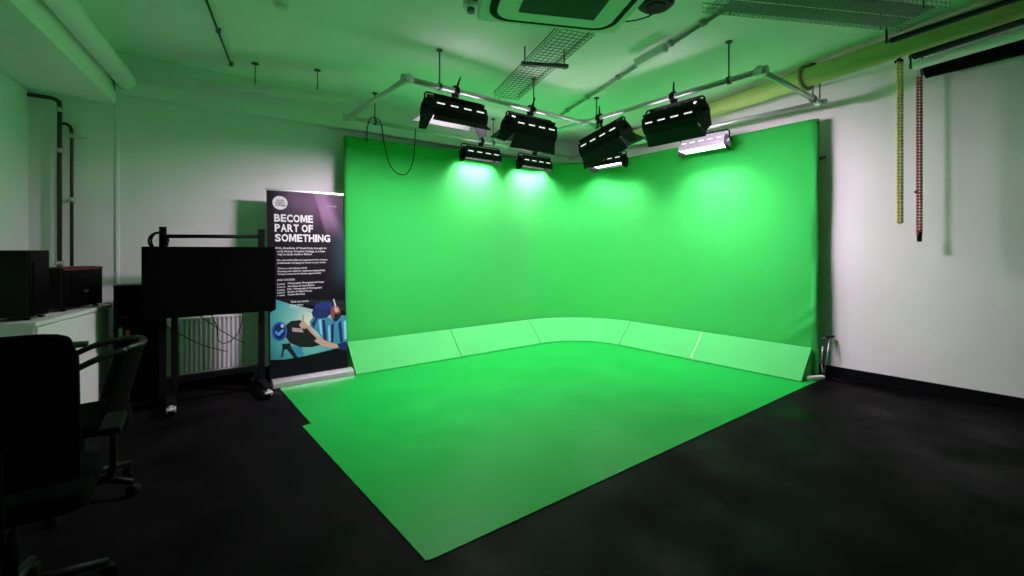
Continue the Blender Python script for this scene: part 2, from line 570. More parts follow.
fixture('pale lilac slim studio light over the right half of the backdrop', X2, 3.056, R(-90), key=False, tilt=R(-6), power=CP, near=None, far=None, spread=130, body='lilac', slots=5)

# loose cable looped over the back pipe
c = [(p_[0] + .06, p_[1], p_[2]) for p_ in [(1.99, Y2, 2.70), (1.985, Y2 - .03, 2.86), (2.02, Y2 - .04, 2.975), (2.09, Y2 - .04, 2.99), (2.15, Y2 - .04, 2.93), (2.19, Y2 - .03, 2.72), (2.27, Y2 - .02, 2.46), (2.38, Y2 - .02, 2.36), (2.50, Y2 - .02, 2.38), (2.58, Y2 - .02, 2.55), (2.60, Y2 - .03, 2.80), (2.61, Y2 - .02, 2.96)]]
tag(MB().tube(bez(c, 66), 0.006, 6).build('cable', 'rubber'), 'black cable drooping in a loop from the left end of the back grid pipe', 'cable')

# ------------------------------------------------------------------ ceiling services
# cassette air conditioner
ac_rot = R(-38.4) + R(12)
fr = at_z(604, 27.5, 3.08)
u = Vector((math.cos(ac_rot), math.sin(ac_rot), 0)); w = Vector((-u.y, u.x, 0))
ctr = fr - u * 0.41 - w * 0.43
ac = thing('air_conditioner', 'white square cassette air conditioner on the ceiling with dark mesh grille', 'air conditioner', (ctr.x, ctr.y, 3.06), ac_rot)
MB().prism(roundrect(1.06, 1.06, 0.03, 3), xyh, 0.024, 0.24).build('casing', 'white', ac, bevel=0.01)
ring = roundrect(0.86, 0.84, 0.12, 8)
MB().prism(roundrect(0.94, 0.95, 0.15, 8), xyh, 0.012, 0.050).build('air_slot', 'blackgloss', ac)
MB().prism(roundrect(0.84, 0.85, 0.12, 8), xyh, 0.0, 0.014).build('front_panel', 'white', ac, bevel=0.004)
g = MB()
for i in range(31):
    x = -0.27 + 0.54 * i / 30
    g.box((x, 0.06, -0.005), (0.006, 0.46, 0.008))
    if i < 27:
        y = -0.17 + 0.46 * i / 26
        g.box((0, y, -0.005), (0.545, 0.006, 0.008))
gr = g.build('grille', 'grey', ac)
MB().box((0, 0.06, -0.0005), (0.55, 0.47, 0.002)).build('grille_backing', 'blackgloss', ac)


# wire basket cable trays
def basket(mb, a, b, w, h, step, nlong, r=0.0035):
    a, b = Vector(a), Vector(b)
    t = (b - a).normalized()
    s = Vector((-t.y, t.x, 0))
    L = (b - a).length
    for i in range(nlong + 1):
        o = s * (-w / 2 + w * i / nlong)
        mb.tube([a + o, b + o], r, 5)
    for sd in (-1, 1):
        for hh in (h * .5, h):
            o = s * (sd * w / 2) + Vector((0, 0, hh))
            mb.tube([a + o, b + o], r * (1.6 if hh == h else 1), 5)
    n = int(L / step)
    for k in range(n + 1):
        p = a + t * (L * k / n)
        mb.tube([p + s * (-w / 2) + Vector((0, 0, h)), p + s * (-w / 2), p + s * (w / 2), p + s * (w / 2) + Vector((0, 0, h))], r, 5)


a = (at_z(560, 31, 3.16) + at_z(597, 33, 3.16)) / 2
b = (at_z(493, 98, 3.16) + at_z(519, 99, 3.16)) / 2
tr = thing('cable_tray', 'narrow wire basket cable tray beyond the ceiling air conditioner', 'cable tray', ((a.x + b.x) / 2, (a.y + b.y) / 2, 3.15))
off = Matrix.Translation(-tr.location)
mb = MB(off); basket(mb, a, b, 0.29, 0.06, 0.055, 6, 0.0028); mb.build('wire_basket', 'darksteel', tr)
l, r_ = at_z(521, 63.5, 3.14), at_z(568, 66.5, 3.14)
MB(off).bar(l, r_, 0.04, 0.03).build('support_bar', 'darksteel', tr)
for q in (l + (r_ - l) * .08, l + (r_ - l) * .92):
    MB(off).tube([(q.x, q.y, 3.11), (q.x, q.y, CZ)], 0.007, 6).build('hanger_rod', 'darksteel', tr)
q = at_z(538, 78, 3.14)

a = (at_z(714, 13, 3.16) + at_z(722, -16, 3.16)) / 2
b = (at_z(912, 33, 3.16) + at_z(938, 6, 3.16)) / 2
tr = thing('cable_tray', 'wide perforated cable tray near the right wall at the top of the picture', 'cable tray', ((a.x + b.x) / 2, (a.y + b.y) / 2, 3.15))
off = Matrix.Translation(-tr.location)
mb = MB(off); basket(mb, a, b, 0.36, 0.07, 0.04, 14, 0.0025); mb.build('wire_basket', 'galvpanel', tr)
t = (b - a).normalized(); s = Vector((-t.y, t.x, 0))
for o in (-0.085, 0.085):
    MB(off).bar(a + t * .12 + s * o + Vector((0, 0, .012)), b - t * .10 + s * o + Vector((0, 0, .012)), 0.13, 0.012).build('tray_plate', 'galvpanel', tr)
for k in (.12, .88):
    q = a + (b - a) * k
    for sd in (-.16, .16):
        MB(off).tube([(q.x + s.x * sd, q.y + s.y * sd, 3.15), (q.x + s.x * sd, q.y + s.y * sd, CZ)], 0.005, 6).build('hanger_rod', 'darksteel', tr)

# conduit with a bulkhead light
a, b = at_z(556, 118, CZ - .025), at_z(724, 10, CZ - .025)
cd = thing('conduit', 'long steel conduit crossing the ceiling between the two cable trays', 'conduit', ((a.x + b.x) / 2, (a.y + b.y) / 2, CZ - .05))
off = Matrix.Translation(-cd.location)
MB(off).tube([a, b], 0.016, 8).build('pipe', 'galvpanel', cd)
for k in (.12, .30, .52, .80, .93):
    q = a + (b - a) * k
    mb = MB(off)
    t = (b - a).normalized() * .022
    mb.tube([q - t, q + t], 0.025, 8); mb.box((q.x, q.y, CZ - .012), (0.05, 0.05, 0.024))
    mb.build('saddle', 'galvpanel', cd)
a, b = at_z(640, 66, 3.19), at_z(668, 51, 3.19)
t = (b - a).normalized(); m_ = (a + b) / 2 + Vector((t.y, -t.x, 0)) * 0.03
el = thing('bulkhead_light', 'small unlit white bulkhead light fixed to the ceiling conduit', 'light', (m_.x, m_.y, 3.145), math.atan2(t.y, t.x))
MB().box((0, 0, 0.09), (0.40, 0.08, 0.03)).build('base', 'white', el, bevel=0.008)
MB().prism([(-.04, .075), (.04, .075), (.026, 0.03), (-.026, 0.03)], lambda a, b, h: (h, a, b), -.19, .19).build('diffuser', 'whitemetal', el, bevel=0.008)

# thin dark conduit at the left
a, b = at_z(204, -6, 3.27), at_z(231, 65, 3.27)
cd = thing('conduit', 'thin dark conduit running to a ceiling point at upper left', 'conduit', ((a.x + b.x) / 2, (a.y + b.y) / 2, 3.25))
off = Matrix.Translation(-cd.location)
MB(off).tube([a, b], 0.010, 8).build('pipe', 'darksteel', cd)
for q in (a + (b - a) * .45, b):
    mb = MB(off); mb.box((q.x, q.y, 3.28), (0.035, 0.035, 0.04)); mb.build('junction_box', 'darksteel', cd, bevel=.004)

# unlit strip light hung on two rods
a, b = at_z(200, 84, 3.04), at_z(356, 98, 3.04)
m_ = (a + b) / 2
sl = thing('strip_light', 'long unlit strip light hanging on two rods near the back wall', 'light', (m_.x, m_.y, 3.0), math.atan2(b.y - a.y, b.x - a.x))
L = (b - a).length
MB().prism([(-.09, 0.0), (-.085, 0.0), (-.04, .06), (.04, .06), (.085, 0), (.09, 0), (.05, .07), (-.05, .07)], lambda a, b, h: (h, a, b), -L / 2, L / 2).build('reflector', 'whitemetal', sl)
MB().tube([(-L / 2 + .05, 0, .022), (L / 2 - .05, 0, .022)], 0.016, 10).build('tube', 'white', sl)
for x in (-L / 2 + .02, L / 2 - .02):
    MB().box((x, 0, .036), (.03, .06, .05)).build('tube_holder', 'white', sl, bevel=.004)
for x in (-.24, .34):
    mb = MB(); mb.tube([(x, 0, .068), (x, 0, .29)], 0.005, 6); mb.box((x, 0, .293), (.06, .04, .014))
    mb.build('hanger_rod', 'darksteel', sl)

# small ceiling fittings
q = at_z(281, 5, CZ)
mb = MB(); mb.tube([(q.x, q.y, CZ - .012), (q.x, q.y, CZ)], 0.055, 16); mb.tube([(q.x, q.y, CZ - .03), (q.x, q.y, CZ - .012)], 0.035, 16)
tag(mb.build('ceiling_rose', 'white'), 'small round white ceiling fitting at upper left', 'ceiling fitting')
q = at_z(471, 6, 3.25)
sd = thing('smoke_detector', 'white smoke detector with black bracket just left of the air conditioner', 'smoke detector', (q.x, q.y, 3.20))
MB().tube([(0, 0, 0.03), (0, 0, .10)], 0.06, 20).build('base', 'white', sd, bevel=.004)
MB().tube([(0, 0, 0.0), (0, 0, .03)], 0.028, 16).build('sensor', 'grey', sd)
MB().bar((-.07, -.09, .07), (.12, -.09, .07), 0.03, 0.03).build('bracket', 'black', sd)
q = at_z(656, 3, 3.16)
sp = thing('ceiling_fitting', 'round black fitting with a looping cable beside the air conditioner', 'ceiling fitting', (q.x, q.y, 3.10))
MB().tube([(0, 0, 0.03), (0, 0, .05), (0, 0, .14), (0, 0, .20)], .1, 24, radii=[.10, .125, .125, .05]).build('body', 'black', sp)
MB().tube([(0, 0, 0.024), (0, 0, .032)], .07, 20).build('lens', 'blackgloss', sp)
MB().tube(bez([(-.18, .18, .16), (-.15, .28, .10), (.0, .30, .05), (.10, .14, .05), (.12, .0, .10)], 24), .005, 6).build('cable', 'rubber', sp)
mb = MB()
for k in range(5):
    mb.bar((.10 + .02 * k, .06 + .03 * k, .14), (.16 - .02 * k, .17 - .01 * k, .08 + .02 * k), .006, .01)
mb.build('bracket', 'darksteel', sp)
MB().tube([(0, 0, .19), (0, 0, .20)], .06, 12).build('ceiling_plate', 'black', sp)

# big round pipe over the left bulkhead edge
pa, pb = Vector((-0.143, 5.645, 3.005)), Vector((-0.143 - .185 * 7.6, 5.645 - 7.6, 3.005))
tag(MB().tube([pa, pb], 0.076, 24).build('service_pipe', 'ceil'), 'fat white pipe running along the bulkhead at upper left', 'pipe')

# big pipe along the right wall with flange
pd = Vector((1.08, 4.345, 0)).normalized()
p0 = Vector((4.92, .435, 3.17))
rp = thing('duct_pipe', 'fat cream pipe running under the ceiling along the right wall', 'pipe', (5.2, 1.8, 3.07))
off = Matrix.Translation(-rp.location)
MB(off).tube([p0 - pd * 1.4, p0 + pd * 4.42], 0.095, 28).build('pipe', 'cream', rp)
q = p0 + pd * ((1.82 - .435) / pd.y)
MB(off).tube([q - pd * .012, q + pd * .012], 0.128, 28).build('flange', 'rust', rp)['label'] = 'tan round flange'
for yy in (-.5, 3.3):
    q = p0 + pd * ((yy - .435) / pd.y)
    mb = MB(off); mb.tube([(q.x, q.y, 3.26), (q.x, q.y, CZ)], .008, 6); mb.box((q.x, q.y, CZ - .005), (.1, .1, .01))
    mb.build('hanger_rod', 'darksteel', rp)


# background rolls under the ceiling at the right
def roll(name, label, x0, y0, x1, y1, z, r, m, cat='background roll'):
    a, b = Vector((x0, y0, z)), Vector((x1, y1, z))
    t = thing(name, label, cat, ((x0 + x1) / 2, (y0 + y1) / 2, z - r), 0, 'rolls hung under the ceiling' if cat == 'background roll' else None)
    o = Matrix.Translation(-t.location)
    d = (b - a).normalized()
    MB(o).tube([a, b], r, 22).build('paper', m, t)
    MB(o).tube([a - d * .035, b + d * .035], r * .45, 12).build('core', 'darksteel', t)
    for q, s in ((a, -1), (b, 1)):
        mb = MB(o)
        e = q + d * (s * .028)
        mb.box((e.x, e.y, z + .02), (0.02, 0.012, r + .04))
        mb.bar((e.x, e.y, z + .03), (e.x, e.y, CZ), 0.02, 0.012)
        mb.build('bracket', 'black', t)
    return t


roll('curtain_rail', 'slim dark rail beside the cream pipe, on its side away from the wall', 4.74, 1.03, 4.35, -1.2, 3.12, 0.022, 'black', 'rail')
roll('background_roll', 'slim dark roll directly below the cream pipe', 5.36, 1.00, 4.72, -1.2, 3.15, 0.036, 'black')
roll('background_roll', 'pale slim roll between the slim dark roll and the thick black roll', 5.585, 1.04, 5.10, -1.2, 3.13, 0.042, 'white')
roll('background_roll', 'thick black roll nearest the right wall', 5.83, 1.0, 5.60, -1.2, 3.13, 0.072, 'blackfab')


# chains
def bead_chain(label, x, y, z0, z1, m, weight):
    t = thing('bead_chain', label, 'chain', (x, y, z0), R(-40), 'hanging chains')
    mb, lk = MB(), MB()
    n = int((z1 - z0) / 0.030)
    for dx in (-.017, .017):
        for k in range(n):
            mb.ball((dx, 0, 0.02 + .030 * k), 0.0145, 8, 5)
        lk.tube([(dx, 0, .01), (dx, 0, z1 - z0)], 0.0035, 5)
    lk.tube(bez([(-.017, 0, .02), (-.010, 0, .004), (.010, 0, .004), (.017, 0, .02)], 9), 0.0035, 5)
    mb.build('beads', m, t)
    lk.build('cord', 'black', t)
    if weight:
        MB().tube([(0, 0, -.06), (0, 0, -.05), (0, 0, .03), (0, 0, .04)], .02, 10, radii=[.014, .02, .02, .014]).build('weight', 'black', t)['label'] = 'black chain weight'
        MB().ball((-.035, 0, .42), .013, 8, 6).build('clip', 'darksteel', t)
    return t


bead_chain('yellow bead chain hanging in front of the right wall', 5.46, 1.118, 1.66, 3.16, 'yellow', False)
bead_chain('red bead chain with a black weight at its lower end', 5.85, 1.052, 1.56, 3.11, 'red', True)
# the bracket bar the chains run from
br = MB()
br.bar((5.44, 1.125, 3.165), (5.48, 1.125, 3.165), .06, .02)
br.bar((5.46, 1.125, 3.17), (5.46, 1.125, CZ), .015, .03)
tag(br.build('chain_bracket', 'black'), 'small black bracket holding the yellow chain under the cream pipe', 'bracket')

# ------------------------------------------------------------------ pipes in the left alcove
pw = thing('alcove_pipe', 'tall pipe in the left alcove with an elbow turning to the wall at top', 'pipe', (-.598, 5.69, .95))
off = Matrix.Translation(-pw.location)
MB(off).tube(bez([(-.798, 5.69, 2.755), (-.66, 5.69, 2.755), (-.615, 5.69, 2.74), (-.598, 5.69, 2.69), (-.598, 5.69, 2.4)], 20) + [(-.598, 5.69, 0.0)], 0.017, 10).build('pipe', 'copper', pw)
for z in (2.66, 2.30, 1.30):
    MB(off).tube([(-.598, 5.69, z - .02), (-.598, 5.69, z + .02)], .025, 10).build('pipe_joint', 'steel', pw)
MB(off).bar((-.598, 5.69, 2.30), (-.598, YB - .003, 2.30), .03, .03).build('wall_clip', 'steel', pw)
pw = thing('alcove_pipe', 'shorter pipe in the left alcove beside the small white box', 'pipe', (-.52, 5.69, .95))
off = Matrix.Translation(-pw.location)
MB(off).tube([(-.52, 5.69, 0), (-.52, 5.69, 2.46)] + bez([(-.52, 5.69, 2.46), (-.53, 5.705, 2.52), (-.56, 5.72, 2.55), (-.585, 5.735, 2.55)], 12), 0.013, 10).build('pipe', 'copper', pw)
for z in (2.44, 1.87):
    MB(off).tube([(-.52, 5.69, z - .02), (-.52, 5.69, z + .02)], .021, 10).build('pipe_joint', 'steel', pw)
MB(off).bar((-.52, 5.69, 1.87), (-.52, YB - .003, 1.87), .025, .025).build('wall_clip', 'steel', pw)
bx = thing('wall_box', 'small white box on the alcove wall beside the shorter pipe', 'wall box', (-.46, YB - .02, 2.44))
MB().box((0, 0, .06), (.075, .04, .12)).build('casing', 'white', bx, bevel=.006)
MB().box((0, -.021, .06), (.05, .004, .085)).build('cover', 'white', bx, bevel=.002)

# ------------------------------------------------------------------ radiator
rd = thing('radiator', 'white panel radiator on the back wall behind the television stand', 'radiator', (.545, 5.66, .17))
rw = 0.56
MB().grid(112, 1, lambda u, v: (-rw / 2 + rw * u, -.032 - .011 * (1 if math.sin(u * 2 * PI * 14) > 0 else -1) * min(1, abs(math.sin(u * 2 * PI * 14)) * 3), .03 + v * .52), False).build('panel', 'whitemetal', rd, solid=.003)
MB().box((0, 0, .285), (rw - .01, .035, .50)).build('body', 'whitemetal', rd, bevel=.004)
for x in (-1, 1):
    MB().box((x * (rw / 2), -.01, .285), (.012, .07, .56)).build('side_panel', 'whitemetal', rd, bevel=.003)
MB().box((0, -.01, .56), (rw, .075, .014)).build('top_grille', 'whitemetal', rd)
MB().box((0, -.01, .012), (rw, .06, .02)).build('bottom_rail', 'whitemetal', rd)
for x in (-.2, .2):
    MB().box((x, .055, .35), (.04, .072, .12)).build('wall_bracket', 'whitemetal', rd)

# ------------------------------------------------------------------ pull-up banner
LEAN = math.atan2(.165, 2.0)
bn = thing('pull_up_banner', 'dark pull-up banner with white headline and camera operator picture', 'banner', (1.0, 5.285, 0.006))
MB().prism([(-.10, 0), (.10, 0), (.085, .05), (.03, .078), (-.03, .078), (-.085, .05)], lambda a, b, h: (h, a, b), .015, .845).build('base', 'silver', bn, bevel=.004)['label'] = 'silver base cassette'
TB = Matrix.Translation((0, 0, .06)) @ Matrix.Rotation(-LEAN, 4, 'X')   # sheet plane: local x across, local z up the sheet
BH = 2.0


def print_mat():
    m = bpy.data.materials.new('banner_print')
    m.use_nodes = True
    nt = m.node_tree
    b = nt.nodes['Principled BSDF']
    b.inputs['Roughness'].default_value = 0.45
    b.inputs['Specular IOR Level'].default_value = 0.18
    tc = nt.nodes.new('ShaderNodeTexCoord')
    sx = nt.nodes.new('ShaderNodeSeparateXYZ')
    nt.links.new(tc.outputs['Object'], sx.inputs[0])

    def rng(src, a, b_, c=0.0, d=1.0):
        r = nt.nodes.new('ShaderNodeMapRange')
        r.interpolation_type = 'SMOOTHSTEP'
        r.inputs['From Min'].default_value = a; r.inputs['From Max'].default_value = b_
        r.inputs['To Min'].default_value = c; r.inputs['To Max'].default_value = d
        nt.links.new(src, r.inputs['Value'])
        return r.outputs[0]

    def mul(a, b_, op='MULTIPLY'):
        q = nt.nodes.new('ShaderNodeMath'); q.operation = op
        nt.links.new(a, q.inputs[0])
        if isinstance(b_, float): q.inputs[1].default_value = b_
        else: nt.links.new(b_, q.inputs[1])
        return q.outputs[0]
    x, z = sx.outputs['X'], sx.outputs['Z']
    n = nt.nodes.new('ShaderNodeTexNoise'); n.inputs['Scale'].default_value = 3.0
    nt.links.new(tc.outputs['Object'], n.inputs['Vector'])
    up = rng(z, 1.50, 1.98)
    midx = mul(rng(x, 0.02, 0.25), rng(x, 0.80, 0.60))
    cloud = mul(mul(up, midx), rng(n.outputs['Fac'], 0.25, 0.65, .35, 1.0))
    # printed beam slanting down to the right: x = .50 .. with height
    bx = mul(x, mul(mul(z, -1.0), 1.0), 'ADD')          # x - z
    bl = mul(rng(mul(x, mul(mul(z, 0.24), 1.0), 'ADD'), 0.945, 0.985), rng(mul(x, mul(z, 0.42), 'ADD'), 1.50, 1.38))
    beam = mul(bl, rng(z, 1.45, 1.75))
    tot = mul(mul(cloud, .55), mul(beam, .65), 'ADD')
    mx = nt.nodes.new('ShaderNodeMix'); mx.data_type = 'RGBA'
    mx.inputs['A'].default_value = (0.003, 0.002, 0.006, 1)
    mx.inputs['B'].default_value = (0.26, 0.14, 0.27, 1)
    nt.links.new(tot, mx.inputs['Factor'])
    blue = mul(mul(rng(x, .60, .78), rng(z, 1.75, 1.45)), rng(z, .85, 1.15))
    mx2 = nt.nodes.new('ShaderNodeMix'); mx2.data_type = 'RGBA'
    nt.links.new(mul(blue, .5), mx2.inputs['Factor'])
    nt.links.new(mx.outputs['Result'], mx2.inputs['A'])
    mx2.inputs['B'].default_value = (0.02, 0.06, 0.08, 1)
    nt.links.new(mx2.outputs['Result'], b.inputs['Base Color'])
    return m


sheet = MB().box((0.40, 0, BH / 2), (0.80, 0.003, BH)).build('banner_sheet', print_mat(), bn)
sheet.matrix_local = TB
tr_ = MB().box((0.40, 0, BH + .006), (0.815, 0.014, 0.022)).build('top_rail', 'silver', bn, bevel=.003)
tr_.matrix_local = TB
pole = MB().tube([(0.40, .03, .075), (0.40, .03 + .165, BH + .05)], .01, 8).build('support_pole', 'silver', bn)


def on_banner(px, py):
    """photo point -> (across, up) on the banner sheet"""
    t = (px - 512) / F
    q = -(py - 250) / F
    d0 = Vector((S_ + t * C_, C_ - t * S_, q))
    n = Vector((0, math.cos(LEAN), -math.sin(LEAN)))
    o = Vector((1.0, 5.285, .066))
    k = (o - Vector((0, 0, H))).dot(n) / d0.dot(n)
    P = Vector((0, 0, H)) + d0 * k - o
    return P.x, P.dot(Vector((0, math.sin(LEAN), math.cos(LEAN))))


def flat(name, px_poly, m, lift, parent, world=True, label=None):
    pts = [on_banner(*p) if world else p for p in px_poly]
    pts = [(min(.798, max(.002, a)), b) for a, b in pts]
    ar = sum(pts[i][0] * pts[(i + 1) % len(pts)][1] - pts[(i + 1) % len(pts)][0] * pts[i][1] for i in range(len(pts)))
    if ar < 0: pts = pts[::-1]
    mb = MB().prism(pts, lambda a, b, h: (a, -h, b), .0015, .0015 + lift)
    o = mb.build(name, m, parent)
    if parent is bn: o.matrix_local = TB
    if label: o['label'] = label
    return o


def text_block(name, lines, m, parent, lift=0.001, bold=0.0):
    """lines: (string, x, baseline, width, cap height)"""
    vs, fs = [], []
    for st, x, z, wdt, hgt in lines:
        cu = bpy.data.curves.new('t', 'FONT')
        cu.body = st; cu.size = 1.0; cu.offset = bold; cu.resolution_u = 2
        to = bpy.data.objects.new('t', cu)
        COL.objects.link(to)
        dg = bpy.context.evaluated_depsgraph_get()
        me = bpy.data.meshes.new_from_object(to.evaluated_get(dg))
        xs = [v.co.x for v in me.vertices]
        x0, x1 = min(xs), max(xs)
        sxx = wdt / (x1 - x0)
        szz = hgt / 0.70
        n = len(vs)
        vs += [(x + (v.co.x - x0) * sxx, -.0015 - lift, z + v.co.y * szz) for v in me.vertices]
        fs += [[n + i for i in p.vertices] for p in me.polygons]
        bpy.data.objects.remove(to); bpy.data.curves.remove(cu); bpy.data.meshes.remove(me)
    mb = MB(); mb.add(vs, fs)
    o = mb.build(name, m, parent)
    o.matrix_local = TB
    return o


def bl(px, py):
    return on_banner(px, py)


def tl(st, px0, py, px1, hgt):
    a, z = bl(px0, py)
    b, _ = bl(px1, py)
    return (st, a, z, b - a, hgt)


ADV = dict(B=.72, E=.66, C=.74, O=.79, M=.88, P=.68, A=.74, R=.73, T=.64, F=.62, S=.69, H=.74, I=.30, N=.74, G=.78)


def headline(words, hgt, m, parent):
    vs, fs = [], []
    for word, px0, py, px1 in words:
        x, z = bl(px0, py)
        xe, _ = bl(px1, py)
        k = (xe - x) / sum(ADV.get(ch, .30) for ch in word)
        for ch in word:
            w = ADV.get(ch, .30)
            n = len(vs)
            if ch == 'M':
                pts = [(0, 0), (0, 1), (.30, 1), (.5, .42), (.70, 1), (1, 1), (1, 0), (.77, 0), (.77, .62), (.59, .10), (.41, .10), (.23, .62), (.23, 0)]
                fcs = [[0, 1, 11, 12], [1, 2, 11], [2, 3, 10, 11], [3, 9, 10], [3, 4, 8, 9], [4, 5, 8], [5, 6, 7, 8]]
                fcs = [f[::-1] for f in fcs]
            elif ch != ' ':
                cu = bpy.data.curves.new('t', 'FONT')
                cu.body = ch; cu.size = 1.0; cu.offset = .035; cu.resolution_u = 3
                to = bpy.data.objects.new('t', cu)
                COL.objects.link(to)
                me = bpy.data.meshes.new_from_object(to.evaluated_get(bpy.context.evaluated_depsgraph_get()))
                xs = [v.co.x for v in me.vertices]; ys = [v.co.y for v in me.vertices]
                pts = [((v.co.x - min(xs)) / (max(xs) - min(xs)), (v.co.y - min(ys)) / (max(ys) - min(ys))) for v in me.vertices]
                fcs = [list(p.vertices) for p in me.polygons]
                bpy.data.objects.remove(to); bpy.data.curves.remove(cu); bpy.data.meshes.remove(me)
            else:
                pts, fcs = [], []
            vs += [(x + k * (.035 + a * (w - .07)), -.0025, z + b * hgt) for a, b in pts]
            fs += [[n + i for i in f] for f in fcs]
            x += k * w
    o = MB().add(vs, fs).build('headline', m, parent)
    o.matrix_local = TB
    return o


headline([('BECOME', 273.8, 221.6, 313.3), ('PART OF', 274.3, 231.6, 313.3), ('SOMETHING', 274.6, 241.6, 330.4)], .083, 'print_white', bn)
text_block('body_text', [
    tl('AVA, (Academy of Visual Arts), brought to', 275, 249.0, 326.3, .022),
    tl('us by Access Creative College, is a new', 277, 252.3, 325, .022),
    tl('way to study media in Bristol.', 277.5, 255.3, 312, .022),
    tl('Do real world skills and experience from industry', 277.2, 261.0, 327.5, .018),
    tl('professionals, bringing you closer to your career.', 277.2, 263.8, 326, .018),
    tl('Work on real industry briefs', 277.5, 269.3, 307, .018),
    tl('Develop your skills for maximum employability', 277.7, 272.2, 325, .018),
    tl('Create a network for lifetime opportunities', 277.8, 275.0, 321, .018)], 'print_white', bn, bold=.012)
text_block('course_list', [
    tl('OUR COURSES:', 277, 281.0, 295, .019),
    tl('Level 2:', 277.2, 285.0, 285, .017), tl('Videography, Photography & Design', 287.5, 284.0, 324, .017),
    tl('Level 3:', 277.2, 288.0, 285, .017), tl('Animation & Visual Effects', 287.5, 287.0, 314.5, .017),
    tl('Level 3:', 277.2, 291.0, 285, .017), tl('Film, Videography & Photography', 287.5, 289.8, 322, .017),
    tl('Level 3:', 277.2, 293.6, 285, .017), tl('Graphic & Digital Design', 287.5, 292.6, 312, .017),
    tl('1 week:', 277.2, 296.3, 285, .017), tl('Creative Bootcamp', 287.5, 295.4, 305, .017)], 'print_white', bn, bold=.012)
text_block('call_line', [tl('Find out more', 291, 302.8, 308.5, .021), tl('Scan here', 291, 306.2, 303, .021)], 'print_white', bn, lift=.003, bold=.014)
cx, cz = bl(280, 202.8)
logo = flat('logo', [(cx + .074 * math.cos(a), cz + .074 * math.sin(a)) for a in [2 * PI * k / 40 for k in range(40)]], 'print_white', .0008, bn, world=False, label='round white logo')
lt = [('access', cx - .034, cz + .018, .075, .024), ('creative', cx - .048, cz - .008, .096, .024), ('college', cx - .046, cz - .034, .104, .024)]
lo = text_block('logo_text', lt, 'print_ink', bn, lift=.0012, bold=.02)
lo.parent = logo; lo.matrix_local = Matrix.Identity(4)
a0, z0 = bl(322, 206.6)
a1, _ = bl(336.5, 206.6)
text_block('partner_mark', [('University', a0 + .03, z0, a1 - a0 - .03, .024)], 'print_pale', bn, bold=.012)


# the printed picture
def photo_mat():
    m = bpy.data.materials.new('picture_backdrop')
    m.use_nodes = True
    nt = m.node_tree
    b = nt.nodes['Principled BSDF']
    b.inputs['Roughness'].default_value = .4
    tc = nt.nodes.new('ShaderNodeTexCoord')
    gr = nt.nodes.new('ShaderNodeVectorMath'); gr.operation = 'DISTANCE'
    cx, cz = bl(312, 322)
    gr.inputs[1].default_value = (cx, 0, cz)
    nt.links.new(tc.outputs['Object'], gr.inputs[0])
    cr = nt.nodes.new('ShaderNodeValToRGB')
    e = cr.color_ramp.elements
    e[0].position = .05; e[0].color = (0.60, 0.66, 0.52, 1)
    e[1].position = .62; e[1].color = (0.01, 0.10, 0.11, 1)
    x = e.new(.20); x.color = (0.20, 0.50, 0.45, 1)
    x = e.new(.38); x.color = (0.06, 0.36, 0.36, 1)
    nt.links.new(gr.outputs['Value'], cr.inputs[0])
    nt.links.new(cr.outputs[0], b.inputs['Base Color'])
    return m


def pm(name, c, r=.4):
    return mat('print_' + name, c, r)


pic = flat('picture', [(270, 313), (276, 309), (276, 299.5), (290, 304), (311, 309), (330, 312), (347.5, 316), (347.5, 345), (330, 350), (305, 356), (285, 359.5), (270.5, 360)], photo_mat(), .0006, bn, label='printed teal picture of a camera operator')
navy, ink, cyan, blue, skin, dskin, pale = (pm('navy', (.008, .015, .10)), pm('black', (.006, .006, .010)), pm('cyan', (.035, .22, .32)),
                                            pm('blue', (.02, .10, .42)), pm('skin', (.50, .33, .25)), pm('shaded_skin', (.20, .06, .04)), pm('pale', (.55, .52, .56)))
PL = .0012


def pf(name, poly, m, k):
    return flat(name, poly, m, PL + .0003 * k, pic)


pf('ceiling_line', [(276, 299), (347.5, 311), (347.5, 300), (300, 300)], ink, 0)
pf('light_panel', [(290, 304.5), (311, 309), (311.5, 313), (290, 307.6)], pm('panel', (.28, .52, .46)), 1)
pf('jacket', [(309.5, 322), (313, 317), (320, 315), (328, 317), (334, 322), (340, 317), (347.5, 315), (347.5, 344), (338, 343.5), (326, 342), (317, 332), (311, 327)], cyan, 1)
for i, q in enumerate(([(311, 324), (316, 317), (318, 317), (314, 328)], [(322, 320), (325, 320), (327, 341), (323.5, 340)], [(331, 325), (334, 323), (333.5, 342), (331, 342)], [(338, 324), (341, 320), (343, 342), (340, 342)])):
    pf('jacket_fold', q, navy, 2)
for q in ([(318.5, 320), (321, 319), (322.5, 336), (320, 333)], [(328, 326), (329.8, 325), (330.6, 341), (328.6, 341)], [(343.5, 322), (346, 320), (347, 338), (344.5, 340)]):
    pf('jacket_highlight', q, pm('bright_cyan', (.20, .55, .70)), 2)
pf('hair', [(311.5, 313), (314, 307), (319, 303.5), (326, 303), (331, 305), (332, 313), (326, 318), (318, 318.5), (313, 317)], navy, 2)
pf('cap', [(315, 305), (322, 301.5), (331, 302.5), (334, 306), (327, 309), (316, 309.5)], pm('dark_blue', (.008, .025, .16)), 3)
pf('face', [(331, 308), (334, 305.5), (338.5, 306.5), (340.5, 311), (339, 314.5), (336, 318), (332, 320.5), (330.5, 315)], dskin, 3)
pf('cheek', [(334, 307), (337.5, 307.5), (338.8, 311), (336.2, 312.5), (334.5, 310.5)], skin, 4)
pf('beard', [(334.5, 314), (338, 313.6), (341, 312), (341.5, 316), (337, 321), (333, 322)], ink, 4)
pf('cap_peak', [(332.8, 299), (334.2, 299), (336.2, 306), (334.8, 306.5)], pale, 5)
